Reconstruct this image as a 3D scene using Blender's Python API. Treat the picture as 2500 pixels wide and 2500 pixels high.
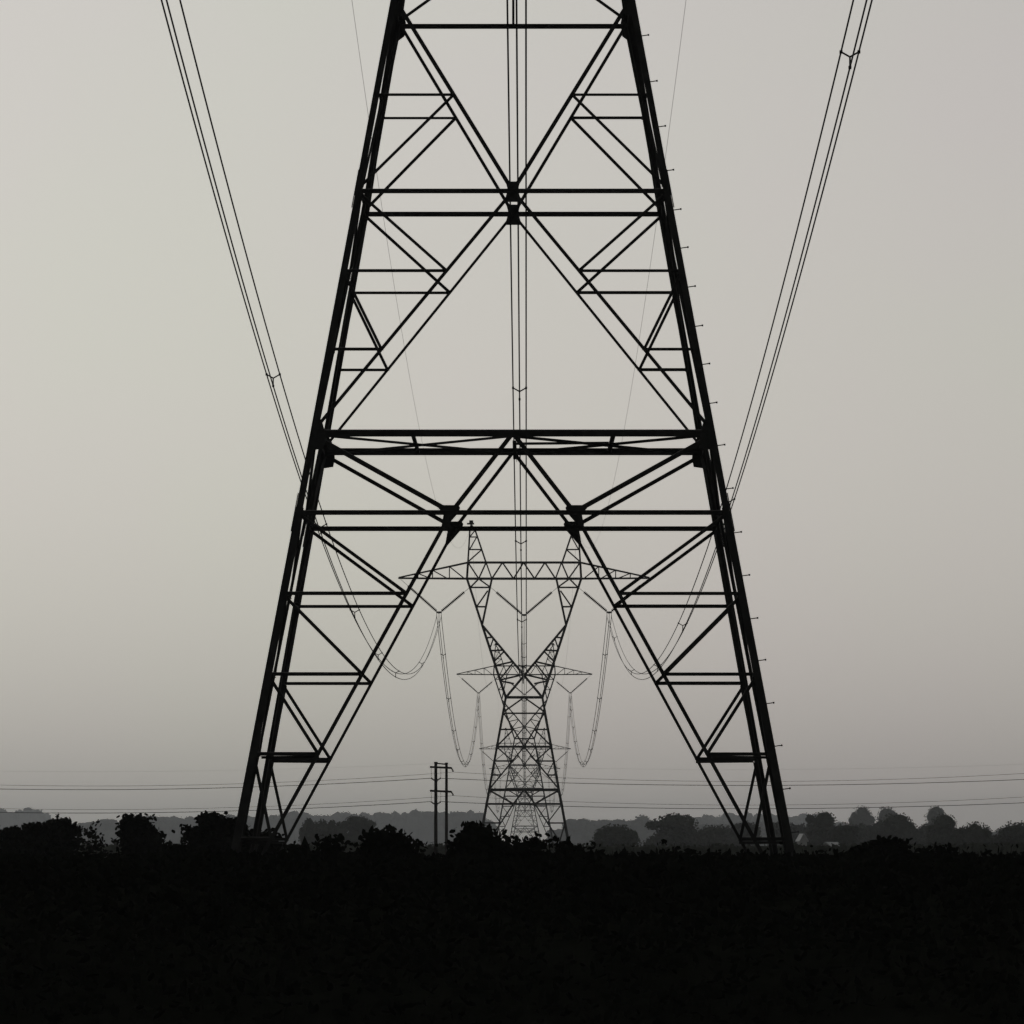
import bpy, math, random
from mathutils import Vector, Matrix, noise

for o in list(bpy.data.objects):
    bpy.data.objects.remove(o, do_unlink=True)
sc = bpy.context.scene
COL = sc.collection
R = math.radians
rnd = random.Random(11)

# ------------------------------------------------------------------ camera, world, sun, exposure
CAM_Z = 2.0                      # eye height over a flat field
FPX, HX, HY = 20000.0, 1250.0, 2060.0   # long lens, principal column and horizon row (2500 px photo)
cam = bpy.data.cameras.new('camera')
cam.sensor_width = 36.0
cam.lens = 36.0 * FPX / 2500.0
cam.shift_y = (HY - 1250.0) / 2500.0
cam.clip_start = 1.0
cam.clip_end = 30000.0
camo = bpy.data.objects.new('camera', cam)
camo.location = (0, 0, CAM_Z)
camo.rotation_euler = (R(90), 0, 0)
COL.objects.link(camo)
sc.camera = camo

SUN_EL, SUN_AZ = 30.0, -9.5     # degrees; azimuth from +Y (the view direction), negative = left
world = bpy.data.worlds.new('World')
sc.world = world
world.use_nodes = True
nt = world.node_tree
nt.nodes.clear()
w_out = nt.nodes.new('ShaderNodeOutputWorld')
w_bg = nt.nodes.new('ShaderNodeBackground')
w_sky = nt.nodes.new('ShaderNodeTexSky')
w_sky.sky_type = 'NISHITA'
w_sky.sun_disc = False
w_sky.sun_elevation = R(SUN_EL)
w_sky.sun_rotation = R(SUN_AZ)
w_sky.altitude = 50
w_sky.air_density = 1.0
w_sky.dust_density = 2.4
w_sky.ozone_density = 1.0
w_hsv = nt.nodes.new('ShaderNodeHueSaturation')
w_hsv.inputs['Saturation'].default_value = 0.17
nt.links.new(w_sky.outputs['Color'], w_hsv.inputs['Color'])
w_bg.inputs['Strength'].default_value = 0.10
# faint uneven haze in the air: slow colour drift between yellowish and pinkish grey
w_tc = nt.nodes.new('ShaderNodeTexCoord')
w_no = nt.nodes.new('ShaderNodeTexNoise')
w_no.inputs['Scale'].default_value = 14.0
w_no.inputs['Detail'].default_value = 3.0
w_rp = nt.nodes.new('ShaderNodeValToRGB')
w_rp.color_ramp.elements[0].position = .35
w_rp.color_ramp.elements[1].position = .65
w_rp.color_ramp.elements[0].color = (.982, 1.0, .945, 1)
w_rp.color_ramp.elements[1].color = (.997, .972, .968, 1)
w_mx = nt.nodes.new('ShaderNodeMixRGB')
w_mx.blend_type = 'MULTIPLY'
w_mx.inputs['Fac'].default_value = 1.0
nt.links.new(w_tc.outputs['Generated'], w_no.inputs['Vector'])
nt.links.new(w_no.outputs['Fac'], w_rp.inputs['Fac'])
nt.links.new(w_hsv.outputs['Color'], w_mx.inputs['Color1'])
nt.links.new(w_rp.outputs['Color'], w_mx.inputs['Color2'])
nt.links.new(w_mx.outputs['Color'], w_bg.inputs['Color'])
nt.links.new(w_bg.outputs['Background'], w_out.inputs['Surface'])

sun = bpy.data.lights.new('sun', 'SUN')
sun.energy = 0.5
sun.angle = R(10)
sun.color = (1.0, 0.96, 0.91)
suno = bpy.data.objects.new('sun', sun)
sd = Vector((math.sin(R(SUN_AZ)) * math.cos(R(SUN_EL)), math.cos(R(SUN_AZ)) * math.cos(R(SUN_EL)), math.sin(R(SUN_EL))))
suno.rotation_euler = sd.to_track_quat('Z', 'Y').to_euler()
suno.location = (0, 0, 100)
COL.objects.link(suno)

vs = sc.view_settings
vs.view_transform = 'Standard'
vs.look = 'None'
vs.gamma = 1.0
vs.use_curve_mapping = False
vs.exposure = -1.90

# ------------------------------------------------------------------ helpers
def at(px, d):
    return (px - HX) / FPX * d

def zat(py, d):
    return CAM_Z + (HY - py) / FPX * d

def tag(o, label=None, cat=None, group=None, kind=None):
    if label: o['label'] = label
    if cat: o['category'] = cat
    if group: o['group'] = group
    if kind: o['kind'] = kind
    return o

def empty(name, loc=(0, 0, 0), rz=0.0):
    o = bpy.data.objects.new(name, None)
    o.empty_display_size = 0.5
    o.location = loc
    o.rotation_euler = (0, 0, rz)
    COL.objects.link(o)
    return o

class MB:
    def __init__(self):
        self.v, self.f = [], []
    def add(self, vs_, fs):
        b = len(self.v)
        self.v.extend(vs_)
        self.f.extend([tuple(i + b for i in f) for f in fs])
    def prism(self, p0, p1, prof, a, b):
        """extrude profile [(s,t)...] on axes a,b from p0 to p1"""
        n = len(prof)
        vv = [p0 + a * s + b * t for s, t in prof] + [p1 + a * s + b * t for s, t in prof]
        ff = [(i, (i + 1) % n, n + (i + 1) % n, n + i) for i in range(n)]
        ff += [tuple(range(n - 1, -1, -1)), tuple(range(n, 2 * n))]
        self.add(vv, ff)
    def angle(self, p0, p1, w, nrm, off=0.0, t=None, flip=1):
        """steel angle: one flange flat in the face, one pointing inward along nrm"""
        p0, p1, nrm = Vector(p0), Vector(p1), Vector(nrm)
        t = t or w * 0.13
        u = (p1 - p0)
        if u.length < 1e-6: return
        u.normalize()
        n = (nrm - u * nrm.dot(u)).normalized()
        s = u.cross(n).normalized() * flip
        h = w / 2
        prof = [(-h, 0), (h, 0), (h, t), (-h + t, t), (-h + t, w * .8), (-h, w * .8)]
        self.prism(p0 + n * off, p1 + n * off, prof, s, n)
    def bar(self, p0, p1, w, d=None, up=(0, 0, 1)):
        p0, p1 = Vector(p0), Vector(p1)
        u = p1 - p0
        if u.length < 1e-6: return
        u.normalize()
        up = Vector(up)
        if abs(u.dot(up)) > .98: up = Vector((1, 0, 0))
        a = u.cross(up).normalized()
        b = a.cross(u).normalized()
        h, k = w / 2, (d or w) / 2
        self.prism(p0, p1, [(-h, -k), (h, -k), (h, k), (-h, k)], a, b)
    def tube(self, pts, rad, n=6, caps=True):
        pts = [Vector(p) for p in pts]
        m = len(pts)
        rads = rad if isinstance(rad, (list, tuple)) else [rad] * m
        base = len(self.v)
        for i, p in enumerate(pts):
            u = (pts[min(i + 1, m - 1)] - pts[max(i - 1, 0)]).normalized()
            up = Vector((0, 0, 1)) if abs(u.z) < .95 else Vector((0, 1, 0))
            a = u.cross(up).normalized()
            b = a.cross(u).normalized()
            for k in range(n):
                an = 2 * math.pi * k / n
                self.v.append(p + (a * math.cos(an) + b * math.sin(an)) * rads[i])
        for i in range(m - 1):
            for k in range(n):
                k2 = (k + 1) % n
                self.f.append((base + i * n + k, base + i * n + k2, base + (i + 1) * n + k2, base + (i + 1) * n + k))
        if caps:
            self.f.append(tuple(base + k for k in range(n - 1, -1, -1)))
            self.f.append(tuple(base + (m - 1) * n + k for k in range(n)))
    def plate(self, pts, nrm, off, t):
        nrm = Vector(nrm).normalized()
        n = len(pts)
        a = [Vector(p) + nrm * off for p in pts]
        b = [p + nrm * t for p in a]
        self.add(a + b, [tuple(range(n)), tuple(range(2 * n - 1, n - 1, -1))] +
                 [(i, n + i, n + (i + 1) % n, (i + 1) % n) for i in range(n)])
    def box(self, c, sx, sy, sz):
        x, y, z = c
        self.bar((x - sx / 2, y, z), (x + sx / 2, y, z), sy, sz)
    def build(self, name, mat, parent=None, smooth=False):
        me = bpy.data.meshes.new(name)
        me.from_pydata([tuple(p) for p in self.v], [], self.f)
        me.materials.append(mat)
        if smooth:
            for p in me.polygons: p.use_smooth = True
        me.update()
        o = bpy.data.objects.new(name, me)
        COL.objects.link(o)
        if parent: o.parent = parent
        return o

def children(o):
    return [c for c in bpy.data.objects if c.parent == o]

def copy_tree(o, parent=None):
    c = o.copy()
    COL.objects.link(c)
    c.parent = parent
    for ch in children(o):
        copy_tree(ch, c)
    return c

# ------------------------------------------------------------------ materials
def material(name, ca, cb, scale, rough=0.9, spec=0.15, detail=5, metallic=0.0, bump=0.0):
    m = bpy.data.materials.new(name)
    m.use_nodes = True
    t = m.node_tree
    b = t.nodes['Principled BSDF']
    b.inputs['Roughness'].default_value = rough
    b.inputs['Specular IOR Level'].default_value = spec
    b.inputs['Metallic'].default_value = metallic
    tc = t.nodes.new('ShaderNodeTexCoord')
    n = t.nodes.new('ShaderNodeTexNoise')
    n.inputs['Scale'].default_value = scale
    n.inputs['Detail'].default_value = detail
    r = t.nodes.new('ShaderNodeValToRGB')
    r.color_ramp.elements[0].position = .3
    r.color_ramp.elements[1].position = .7
    r.color_ramp.elements[0].color = (*ca, 1)
    r.color_ramp.elements[1].color = (*cb, 1)
    t.links.new(tc.outputs['Object'], n.inputs['Vector'])
    t.links.new(n.outputs['Fac'], r.inputs['Fac'])
    t.links.new(r.outputs['Color'], b.inputs['Base Color'])
    if bump:
        bp = t.nodes.new('ShaderNodeBump')
        bp.inputs['Strength'].default_value = bump
        t.links.new(n.outputs['Fac'], bp.inputs['Height'])
        t.links.new(bp.outputs['Normal'], b.inputs['Normal'])
    return m

M_STEEL = material('weathered_steel', (.024, .023, .021), (.048, .046, .042), 3.0, .85, .15, bump=.1)
M_DARKST = material('dark_steel_fittings', (.03, .03, .03), (.05, .05, .05), 8.0, .8, .2)
M_CONC = material('concrete', (.22, .21, .19), (.32, .31, .28), 6.0, .95, .1, bump=.2)
M_WIRE = material('aged_aluminium_wire', (.05, .05, .05), (.08, .08, .08), 2.0, .7, .2)
M_INSUL = material('brown_porcelain', (.035, .025, .02), (.06, .045, .035), 10.0, .5, .3)
M_WOOD = material('creosoted_pole_wood', (.025, .02, .016), (.05, .042, .034), 4.0, .95, .1)
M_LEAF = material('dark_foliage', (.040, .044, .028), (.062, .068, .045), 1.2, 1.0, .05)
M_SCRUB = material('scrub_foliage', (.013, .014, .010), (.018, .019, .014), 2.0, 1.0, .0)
M_BARK = material('bark', (.03, .026, .02), (.06, .052, .042), 5.0, 1.0, .05, bump=.3)
M_FIELD = material('field_grass', (.045, .048, .030), (.075, .075, .050), .05, 1.0, .05)
M_WALLW = material('pale_render_wall', (.42, .41, .39), (.52, .51, .49), 1.5, .9, .2)
M_ROOF = material('pale_metal_roof', (.55, .55, .54), (.7, .7, .69), .8, .45, .4)
M_GLASS = material('dark_window_glass', (.02, .02, .025), (.03, .03, .035), 1.0, .2, .5)

# ------------------------------------------------------------------ ground
def build_ground():
    mb = MB()
    ys = [-300, 0, 40, 80, 120, 160, 250, 400, 700, 1000, 1500, 2200, 3000, 4000, 5500, 7500, 10000, 12500]
    xs = [-2600, -1800, -1200, -800, -500, -300, -150, -60, 0, 60, 150, 300, 500, 800, 1200, 1800, 2600]
    for y in ys:
        for x in xs:
            mb.v.append(Vector((x, y, 0)))
    nx = len(xs)
    for j in range(len(ys) - 1):
        for i in range(nx - 1):
            mb.f.append((j * nx + i, j * nx + i + 1, (j + 1) * nx + i + 1, (j + 1) * nx + i))
    g = mb.build('ground', M_FIELD)
    tag(g, kind='structure')
build_ground()

# ------------------------------------------------------------------ transmission tower
# heights below are relative to the tower's main belt beam (0); the leg extension differs per tower
W0, TAPER, WAIST = 7.047, 0.36, 9.33
def hw(z): return (W0 - TAPER * z) / 2
def fpt(k, x, z):
    """point on face k (0 front, 1 right, 2 back, 3 left) at lateral x, height z"""
    h = hw(z)
    if k == 0: return Vector((x, -h, z))
    if k == 1: return Vector((h, x, z))
    if k == 2: return Vector((-x, h, z))
    return Vector((-h, -x, z))
def fin(k):
    s = TAPER / 2
    n = [Vector((0, 1, s)), Vector((-1, 0, s)), Vector((0, -1, s)), Vector((1, 0, s))][k]
    return n.normalized()

def depth(z):
    """half depth (along the line) of the head above the waist"""
    pts = [(WAIST, hw(WAIST)), (16.64, 1.05), (21.31, .78), (22.94, .74), (27.0, .10)]
    for (a, b), (c, d) in zip(pts, pts[1:]):
        if z <= c: return b + (d - b) * (z - a) / (c - a)
    return .1

def c8(px, py):
    """head node measured on the second tower: lateral and height in metres"""
    return ((px / 2.972 + 950 - 1279.4) * .0413, (1929 - (1250 + py / 2.972)) * .0413)

def make_tower(zb, panels, foot, name='transmission_tower', bolts=False, ms=1.0, lw=1.0):
    """zb: belt beam above the ground; panels: leg panel levels (negative); foot: where inner diagonals meet the legs"""
    root = empty(name)
    P = lambda v: Vector((v[0], v[1], v[2] + zb))
    gz = -zb + .25
    # main legs with concrete footings
    for sx in (-1, 1):
        for sy in (-1, 1):
            mb = MB()
            LO = .062 * lw      # leg angles straddle the face lines
            def c(z):
                o = hw(z) + LO + .004 * max(0, -z)
                return Vector((sx * o, sy * o, z + zb))
            for (z0, z1, w) in ((gz, -1.3, .138 * lw), (-1.5, 4.5, .124 * lw), (4.3, WAIST, .108 * lw)):
                p0, p1 = c(z0), c(z1)
                u = (p1 - p0).normalized()
                a = (Vector((-sx, 0, 0)) - u * (-sx * u.x)).normalized()
                b = (Vector((0, -sy, 0)) - u * (-sy * u.y)).normalized()
                t = .02
                e = -.006 if w < .118 * lw else (0 if w > .13 * lw else .003)
                prof = [(e, e), (w, e), (w, t + e), (t + e, t + e), (t + e, w), (e, w)]
                mb.prism(p0, p1, prof, a, b)
            # splice plates and stub tabs
            for z in (-1.4, 4.4):
                for k in range(2):
                    n = Vector((0, sy, 0)) if k == 0 else Vector((sx, 0, 0))
                    lat = Vector((-sx, 0, 0)) if k == 0 else Vector((0, -sy, 0))
                    q0, q1 = c(z - .34), c(z + .34)
                    mb.plate([q0 + lat * .012, q0 + lat * .11, q1 + lat * .11, q1 + lat * .012], n, .004, .014)
            leg = mb.build('leg', M_STEEL, root)
            fb = MB()
            fp = c(gz)
            fb.tube([fp + Vector((0, 0, -.7)), fp + Vector((0, 0, .02)), fp + Vector((0, 0, .06))], [.34, .34, .28], 12)
            fb.build('footing', M_CONC, leg)
    plan_lv = panels[-2:]
    for k in range(4):
        n = fin(k)
        fr = 1.0 if k in (0, 1) else .82
        F = lambda x, z: P(fpt(k, x, z))
        def member(nm, a, b, w, off, flip=1):
            mb = MB()
            mb.angle(F(*a), F(*b), w * ms, n, off * (1.0 if k in (0, 2) else .42), flip=flip)
            return mb.build(nm, M_STEEL, root)
        # full-width horizontals
        for z, w in ((WAIST, .11), (7.84, .085), (4.35, .085), (0.0, .125), (panels[0], .085)):
            if z == 7.84:
                if k == 0: continue
                if k == 2: z = 7.755
            member('horizontal_beam', (-hw(z) + .02, z), (hw(z) - .02, z), w, .024, -1)
        for s in (-1, 1):
            fl = s
            # waist panel K, upper X, lower X, belt K, leg diagonal
            member('diagonal_brace', (0, WAIST), (s * hw(7.84), 7.84), .06, .040, fl)
            member('diagonal_brace', (0, 4.35), (s * hw(7.84), 7.84), .078 * fr, .040 if s < 0 else .058, fl)
            member('diagonal_brace', (0, 4.35), (s * hw(.06), .06), .066 * fr, .040 if s < 0 else .058, fl)
            xn = 1.09
            member('diagonal_brace', (0, 0), (s * xn, panels[0]), .085 * fr, .040 if s < 0 else .058, fl)
            member('diagonal_brace', (s * hw(-.05), -.05), (s * xn, panels[0]), .085 * fr, .074, fl)
            xf = hw(foot)
            sl = (xf - xn) / (panels[0] - foot)
            member('diagonal_brace', (s * xn, panels[0]), (s * xf, foot), .072 * fr, .040, fl)
            xd = lambda z: xn + sl * (panels[0] - z)
            # redundants: short struts and bracing bars between leg and diagonal
            xu = hw(7.84) * (6.09 - 4.35) / (7.84 - 4.35)
            xl = lambda z: hw(.06) * (4.35 - z) / (4.35 - .06)
            member('strut', (s * hw(6.09), 6.09), (s * xu, 6.09), .05, .074, -1)
            member('bracing_bar', (s * hw(4.35), 4.40), (s * xu, 6.09), .055, .090, fl)
            prev = 4.35
            for z in (2.91, 1.50):
                member('strut', (s * hw(z), z), (s * xl(z), z), .056, .074, -1)
                member('bracing_bar', (s * hw(prev), prev - .04), (s * xl(z), z), .055, .090, fl)
                prev = z
            prev = panels[0]
            for z in panels[1:]:
                member('strut', (s * hw(z), z), (s * xd(z), z), .064, .074, -1)
                member('bracing_bar', (s * hw(prev), prev - .04), (s * xd(z), z), .06, .090, fl)
                prev = z
            # gussets: node plate and corner plate
            g = MB()
            z = panels[0]
            g.plate([F(s * (xn - .16), z + .08), F(s * (xn - .13), z + .13), F(s * (xn + .22), z + .13), F(s * (xn + .22), z + .07),
                     F(s * (xn + .13), z - .02), F(s * (xn + .18), z - .30), F(s * (xn + .15), z - .33), F(s * (xn - .12), z - .02)], n, .066, .010)
            g.build('gusset_plate', M_STEEL, root)
            g = MB()
            h0 = hw(0)
            g.plate([F(s * (h0 - .02), .30), F(s * (h0 - .14), .24), F(s * (h0 - .19), .06), F(s * (h0 - .21), -.10),
                     F(s * (h0 - .18), -.27), F(s * (h0 + .02), -.30)], n, .020, .011)
            g.build('gusset_plate', M_STEEL, root)
            g = MB()
            h0 = hw(7.84)
            g.plate([F(s * (h0 - .02), 8.05), F(s * (h0 - .10), 8.0), F(s * (h0 - .14), 7.82), F(s * (h0 - .11), 7.58), F(s * h0, 7.5)], n, .028, .010)
            g.build('gusset_plate', M_STEEL, root)
        g = MB()
        z = 4.35
        g.plate([F(-.13, z + .17), F(.13, z + .17), F(.09, z + .02), F(.155, z - .20), F(-.155, z - .20), F(-.09, z + .02)], n, .066, .011)
        g.build('gusset_plate', M_STEEL, root)
        if k:
            mb = MB()
            mb.angle(F(0, 7.74), F(0, WAIST), .045, n, .05)
            mb.build('post', M_STEEL, root)
    # plan bracing in the belt and in the leg panels
    h0 = hw(0) - .05
    zz = zb - .02
    for sx in (-1, 1):
        for (a, b) in (((sx * h0, -h0), (0, h0)), ((sx * h0, h0), (0, -h0)),):
            mb = MB()
            dz = .02 if b[1] > 0 else .0
            mb.angle((a[0], a[1], zz + dz), (b[0], b[1], zz + dz), .058, (0, 0, -1))
            mb.build('plan_brace', M_STEEL, root)
        mb = MB()
        mb.angle((sx * h0 * .515, -h0 + .03, zz + .07), (sx * h0 * .512, h0 - .03, zz + .07), .075, (0, 0, -1))
        mb.build('plan_brace', M_STEEL, root)
    mb = MB()
    mb.angle((.03, -h0, zz - .1), (.03, h0, zz - .1), .07, (0, 0, -1))
    mb.build('plan_brace', M_STEEL, root)
    mb = MB()
    mb.angle((.06, .2, zz + .045), (h0 * .50, -.1, zz + .045), .06, (0, 0, -1))
    mb.build('plan_brace', M_STEEL, root)
    xf = hw(foot)
    sl = (xf - 1.09) / (panels[0] - foot)
    for j, z in enumerate(plan_lv[:2]):
        xd = 1.09 + sl * (panels[0] - z)
        h = hw(z) - .08
        for sx in (-1, 1):
            for sy in (-1, 1):
                mb = MB()
                zc = z + zb - .012 * (1 + j)
                mb.angle((sx * xd, sy * h, zc), (sx * h, sy * xd, zc), .06, (0, 0, -1))
                mb.build('plan_brace', M_STEEL, root)
    # ---- head: two V frames, bridge crossarm, arms, earth-wire peaks
    Yd = depth
    hs = 1.0 + (ms - 1.0) * 1.2
    def face_pair(mb, a, b, w, off=0.0, flip=1):
        for sy in (-1, 1):
            p0 = Vector((a[0], sy * Yd(a[1]), a[1] + zb))
            p1 = Vector((b[0], sy * Yd(b[1]), b[1] + zb))
            mb.angle(p0, p1, w * hs, (0, -sy, 0), off, flip=flip * sy)
    def tie(mb, a, w=.05):
        y = Yd(a[1])
        mb.bar((a[0], -y, a[1] + zb), (a[0], y, a[1] + zb), w)
    SH = (4.23, 16.64)
    AB_O, AB_I = (5.76, 21.31), (3.25, 21.31)
    TC_O, TC_I = (5.66, 22.94), (3.84, 22.94)
    PK_O, PK_I, APEX = (5.47, 26.15), (4.95, 26.25), (5.34, 26.75)
    XC = (0.0, 11.65)
    def mir(p, s): return (p[0] * s, p[1])
    for s in (-1, 1):
        mb = MB()
        Wc = (hw(WAIST), WAIST)
        def on_out(z): return (Wc[0] + (SH[0] - Wc[0]) * (z - Wc[1]) / (SH[1] - Wc[1]), z)
        def on_in(z): return (SH[0] * (z - XC[1]) / (SH[1] - XC[1]), z)
        face_pair(mb, mir(Wc, s), mir(SH, s), .13, 0, s)
        face_pair(mb, mir(SH, s), mir(AB_O, s), .12, .004, s)
        face_pair(mb, mir(SH, s), mir(AB_I, s), .10, .018, s)
        face_pair(mb, (0 - s * hw(WAIST), WAIST), mir(SH, s), .105, .018 if s > 0 else .034, s)
        # V lattice
        seq = [on_in(15.45), on_out(15.3), on_in(15.25), on_out(13.95), on_in(14.2), on_out(12.9), on_in(13.0), on_out(12.15)]
        nodes = [(on_out(15.35), on_in(15.40)), (on_in(15.3), on_out(14.25)), (on_out(14.05), on_in(14.1)), (on_in(14.0), on_out(12.95)),
                 (on_out(12.55), on_in(12.95)), (on_in(12.9), on_out(11.15)), (on_out(11.1), XC), (on_out(11.0), (on_out(9.33)[0] * .55, 10.72))]
        for i, (a, b) in enumerate(nodes):
            face_pair(mb, mir(a, s), mir(b, s), .062, .05 + .006 * (i % 2), s)
        # upper leg lattice, below the bridge
        for i, (a, b) in enumerate([((590, 548), (726, 548)), ((650, 486), (590, 546)), ((650, 486), (727, 541)), ((715, 572), (636, 686)), ((636, 688), (697, 688))]):
            pa, pb = c8(*a), c8(*b)
            face_pair(mb, (pa[0] * -s, pa[1]), (pb[0] * -s, pb[1]), .062, .05 + .006 * (i % 2), s)
        for z in (20.45, 18.55, SH[1], 14.2, 12.0):
            tie(mb, mir((SH[0] + (AB_O[0] - SH[0]) * (z - SH[1]) / (AB_O[1] - SH[1]) if z > SH[1] else on_out(z)[0], z), s))
        mb.build('head_frame', M_STEEL, root)
        # peak
        mb = MB()
        face_pair(mb, mir(TC_O, s), mir(PK_O, s), .085, 0, s)
        face_pair(mb, mir(TC_I, s), mir(PK_I, s), .085, .004, s)
        face_pair(mb, mir(PK_O, s), mir(APEX, s), .085, .006, s)
        face_pair(mb, mir(PK_I, s), mir(APEX, s), .085, .01, s)
        for i, (a, b) in enumerate([((587, 182), (635, 182)), ((583, 273), (672, 273)), ((634, 184), (586, 268)), ((670, 275), (580, 355)), ((622, 135), (588, 178))]):
            pa, pb = c8(*a), c8(*b)
            face_pair(mb, (pa[0] * -s, pa[1]), (pb[0] * -s, pb[1]), .055, .03 + .006 * (i % 2), s)
        mb.box((s * 5.40, 0, APEX[1] + zb + .10), .72, .18, .17)
        mb.box((s * 5.33, 0, APEX[1] + zb + .31), .40, .16, .27)
        tie(mb, mir(TC_O, s)); tie(mb, mir(PK_O, s))
        mb.build('earth_wire_peak', M_STEEL, root)
        # outer arm
        mb = MB()
        tipx, tipz = 12.65, 21.36
        for sy in (-1, 1):
            mb.angle((s * 5.76, sy * .78, 21.31 + zb), (s * tipx, sy * .06, tipz + zb), .09 * hs, (0, -sy, 0), 0, flip=s * sy)
            mb.angle((s * 5.66, sy * .74, 22.94 + zb), (s * tipx, sy * .06, tipz + .06 + zb), .08 * hs, (0, -sy, 0), .004, flip=s * sy)
            def bot(x): f = (x - 5.76) / (tipx - 5.76); return Vector((s * x, sy * (.78 - .72 * f), 21.31 + zb))
            def top(x): f = (x - 5.66) / (tipx - 5.66); return Vector((s * x, sy * (.74 - .68 * f), 22.94 - 1.52 * f + zb))
            for i, (a, b) in enumerate([(top(7.53), bot(7.53)), (top(7.53), bot(6.0)), (top(9.23), bot(9.23)), (top(9.23), bot(7.7)), (top(10.7), bot(10.7)), (top(10.7), bot(9.4))]):
                mb.angle(a, b, .05 * hs, (0, -sy, 0), .02 + .006 * (i % 2))
        for x in (7.53, 9.23, 10.7):
            f = (x - 5.76) / (tipx - 5.76)
            y = .78 - .72 * f
            mb.bar((s * x, -y, 21.31 + zb), (s * x, y, 21.31 + zb), .05)
        mb.bar((s * (tipx - .25), 0, tipz + zb), (s * (tipx + .05), 0, tipz + zb), .22, .12)
        mb.build('crossarm', M_STEEL, root)
    # bridge
    mb = MB()
    face_pair(mb, (-5.76, 21.31), (5.76, 21.31), .105, .008)
    face_pair(mb, (-5.66, 22.94), (5.66, 22.94), .10, .008, -1)
    zig = [572, 650, 703, 745, 822, 902, 975, 1055, 1130, 1207, 1250, 1301, 1385]
    tops = {572, 703, 822, 975, 1130, 1250, 1385}
    for i, (a, b) in enumerate(zip(zig, zig[1:])):
        pa = c8(a, 367 if a in tops else 484)
        pb = c8(b, 367 if b in tops else 484)
        face_pair(mb, (pa[0], 22.94 if a in tops else 21.31), (pb[0], 22.94 if b in tops else 21.31), .068, .03 + .007 * (i % 2))
    for s in (-1, 1):
        face_pair(mb, (s * 5.76, 21.31), (s * 5.66, 22.94), .11, .022, s)
    for x in [-5.7, -3.3, -1.6, 0, 1.6, 3.3, 5.7]:
        tie(mb, (x, 21.31)); tie(mb, (x, 22.94), .045)
    for i, (a, b) in enumerate(zip([-5.7, -3.3, -1.6, 0, 1.6, 3.3], [-3.3, -1.6, 0, 1.6, 3.3, 5.7])):
        sy = 1 if i % 2 else -1
        mb.bar((a, sy * .76, 21.33 + zb), (b, -sy * .76, 21.33 + zb), .045)
    mb.build('bridge_crossarm', M_STEEL, root)
    if bolts:
        # step bolts up the outer face of one front leg
        mbb = MB()
        d = Vector((1, -.15, .13)).normalized()
        mbb.tube([Vector((0, 0, 0)) - d * .05, d * .125], .0100, 6)
        mbb.tube([d * .12, d * .145], .019, 6)
        proto = None
        rows = [85, 197, 307, 414, 510, 603, 698, 794, 887, 982, 1085, 1191, 1298, 1403, 1508, 1610, 1715, 1819, 1924, 2030, 2135, 2240]
        zs = []
        for y in rows:
            zz = 0.0
            for _ in range(4):
                zz = CAM_Z + (HY - y - 3) * (148.5 - hw(zz)) / FPX - zb
            zs.append(zz)
        zs += [8.45, 9.2]
        for z in zs:
            if proto is None:
                o = proto = mbb.build('step_bolt', M_DARKST, root)
            else:
                o = proto.copy(); COL.objects.link(o); o.parent = root
            o.location = (hw(z) + .055 + .004 * max(0, -z), -hw(z) - .01, z + zb)
    return root

SPAN = [(148.5, 0.02, 0.0), (826.0, 1.22, 0.0), (1531.0, 2.32, 0.0), (2264.0, 3.59, -.55), (2910.0, 4.5, -.1)]
ZB = [9.26, 7.42, 12.30, 7.42, 7.42]
P1 = [-1.415, -2.857, -4.286, -5.695, -7.19]
P2 = [-1.415, -3.33, -5.2]
P3 = [-1.415, -3.3, -5.2, -7.1, -9.0, -10.6]
GT = 'lattice towers of one power line'
t1 = make_tower(ZB[0], P1, -8.77, bolts=True, ms=.93)
t2 = make_tower(ZB[1], P2, -7.02, ms=1.75, lw=1.6)
t3 = make_tower(ZB[2], P3, -11.8, ms=1.8, lw=1.6)
t4 = copy_tree(t2)
t5 = copy_tree(t2)
TOWERS = [t1, t2, t3, t4, t5]
tl = ['huge black lattice steel pylon straddling the picture, with step bolts up its right leg',
      'complete black lattice pylon seen between the legs of the huge near one',
      'grey hazy pylon standing directly behind the complete black one, its arms at its neck',
      'pale small pylon whose thin arms show level with the waist of the black middle one',
      'faintest and smallest pylon, a haze of thin bars inside the legs of the others']
for t, (d, x, z), l in zip(TOWERS, SPAN, tl):
    t.location = (x, d, z)
    t.rotation_euler = (0, 0, -.0018)
    tag(t, l, 'pylon', GT)

# ------------------------------------------------------------------ insulators, conductors, earth wires
YO, YOZ, YCZ = 8.58, 17.92, 17.66      # yoke offsets relative to belt beam
def rod(mb, p0, p1):
    """string of discs between two points"""
    p0, p1 = Vector(p0), Vector(p1)
    L = (p1 - p0).length
    n = int(L / .15)
    pts, rr = [], []
    for i in range(n):
        for f, r in ((0, .06), (.25, .06), (.35, .14), (.75, .14), (.9, .06)):
            pts.append(p0.lerp(p1, (i + f) / n)); rr.append(r)
    pts.append(p1); rr.append(.045)
    mb.tube(pts, rr, 8)

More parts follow.
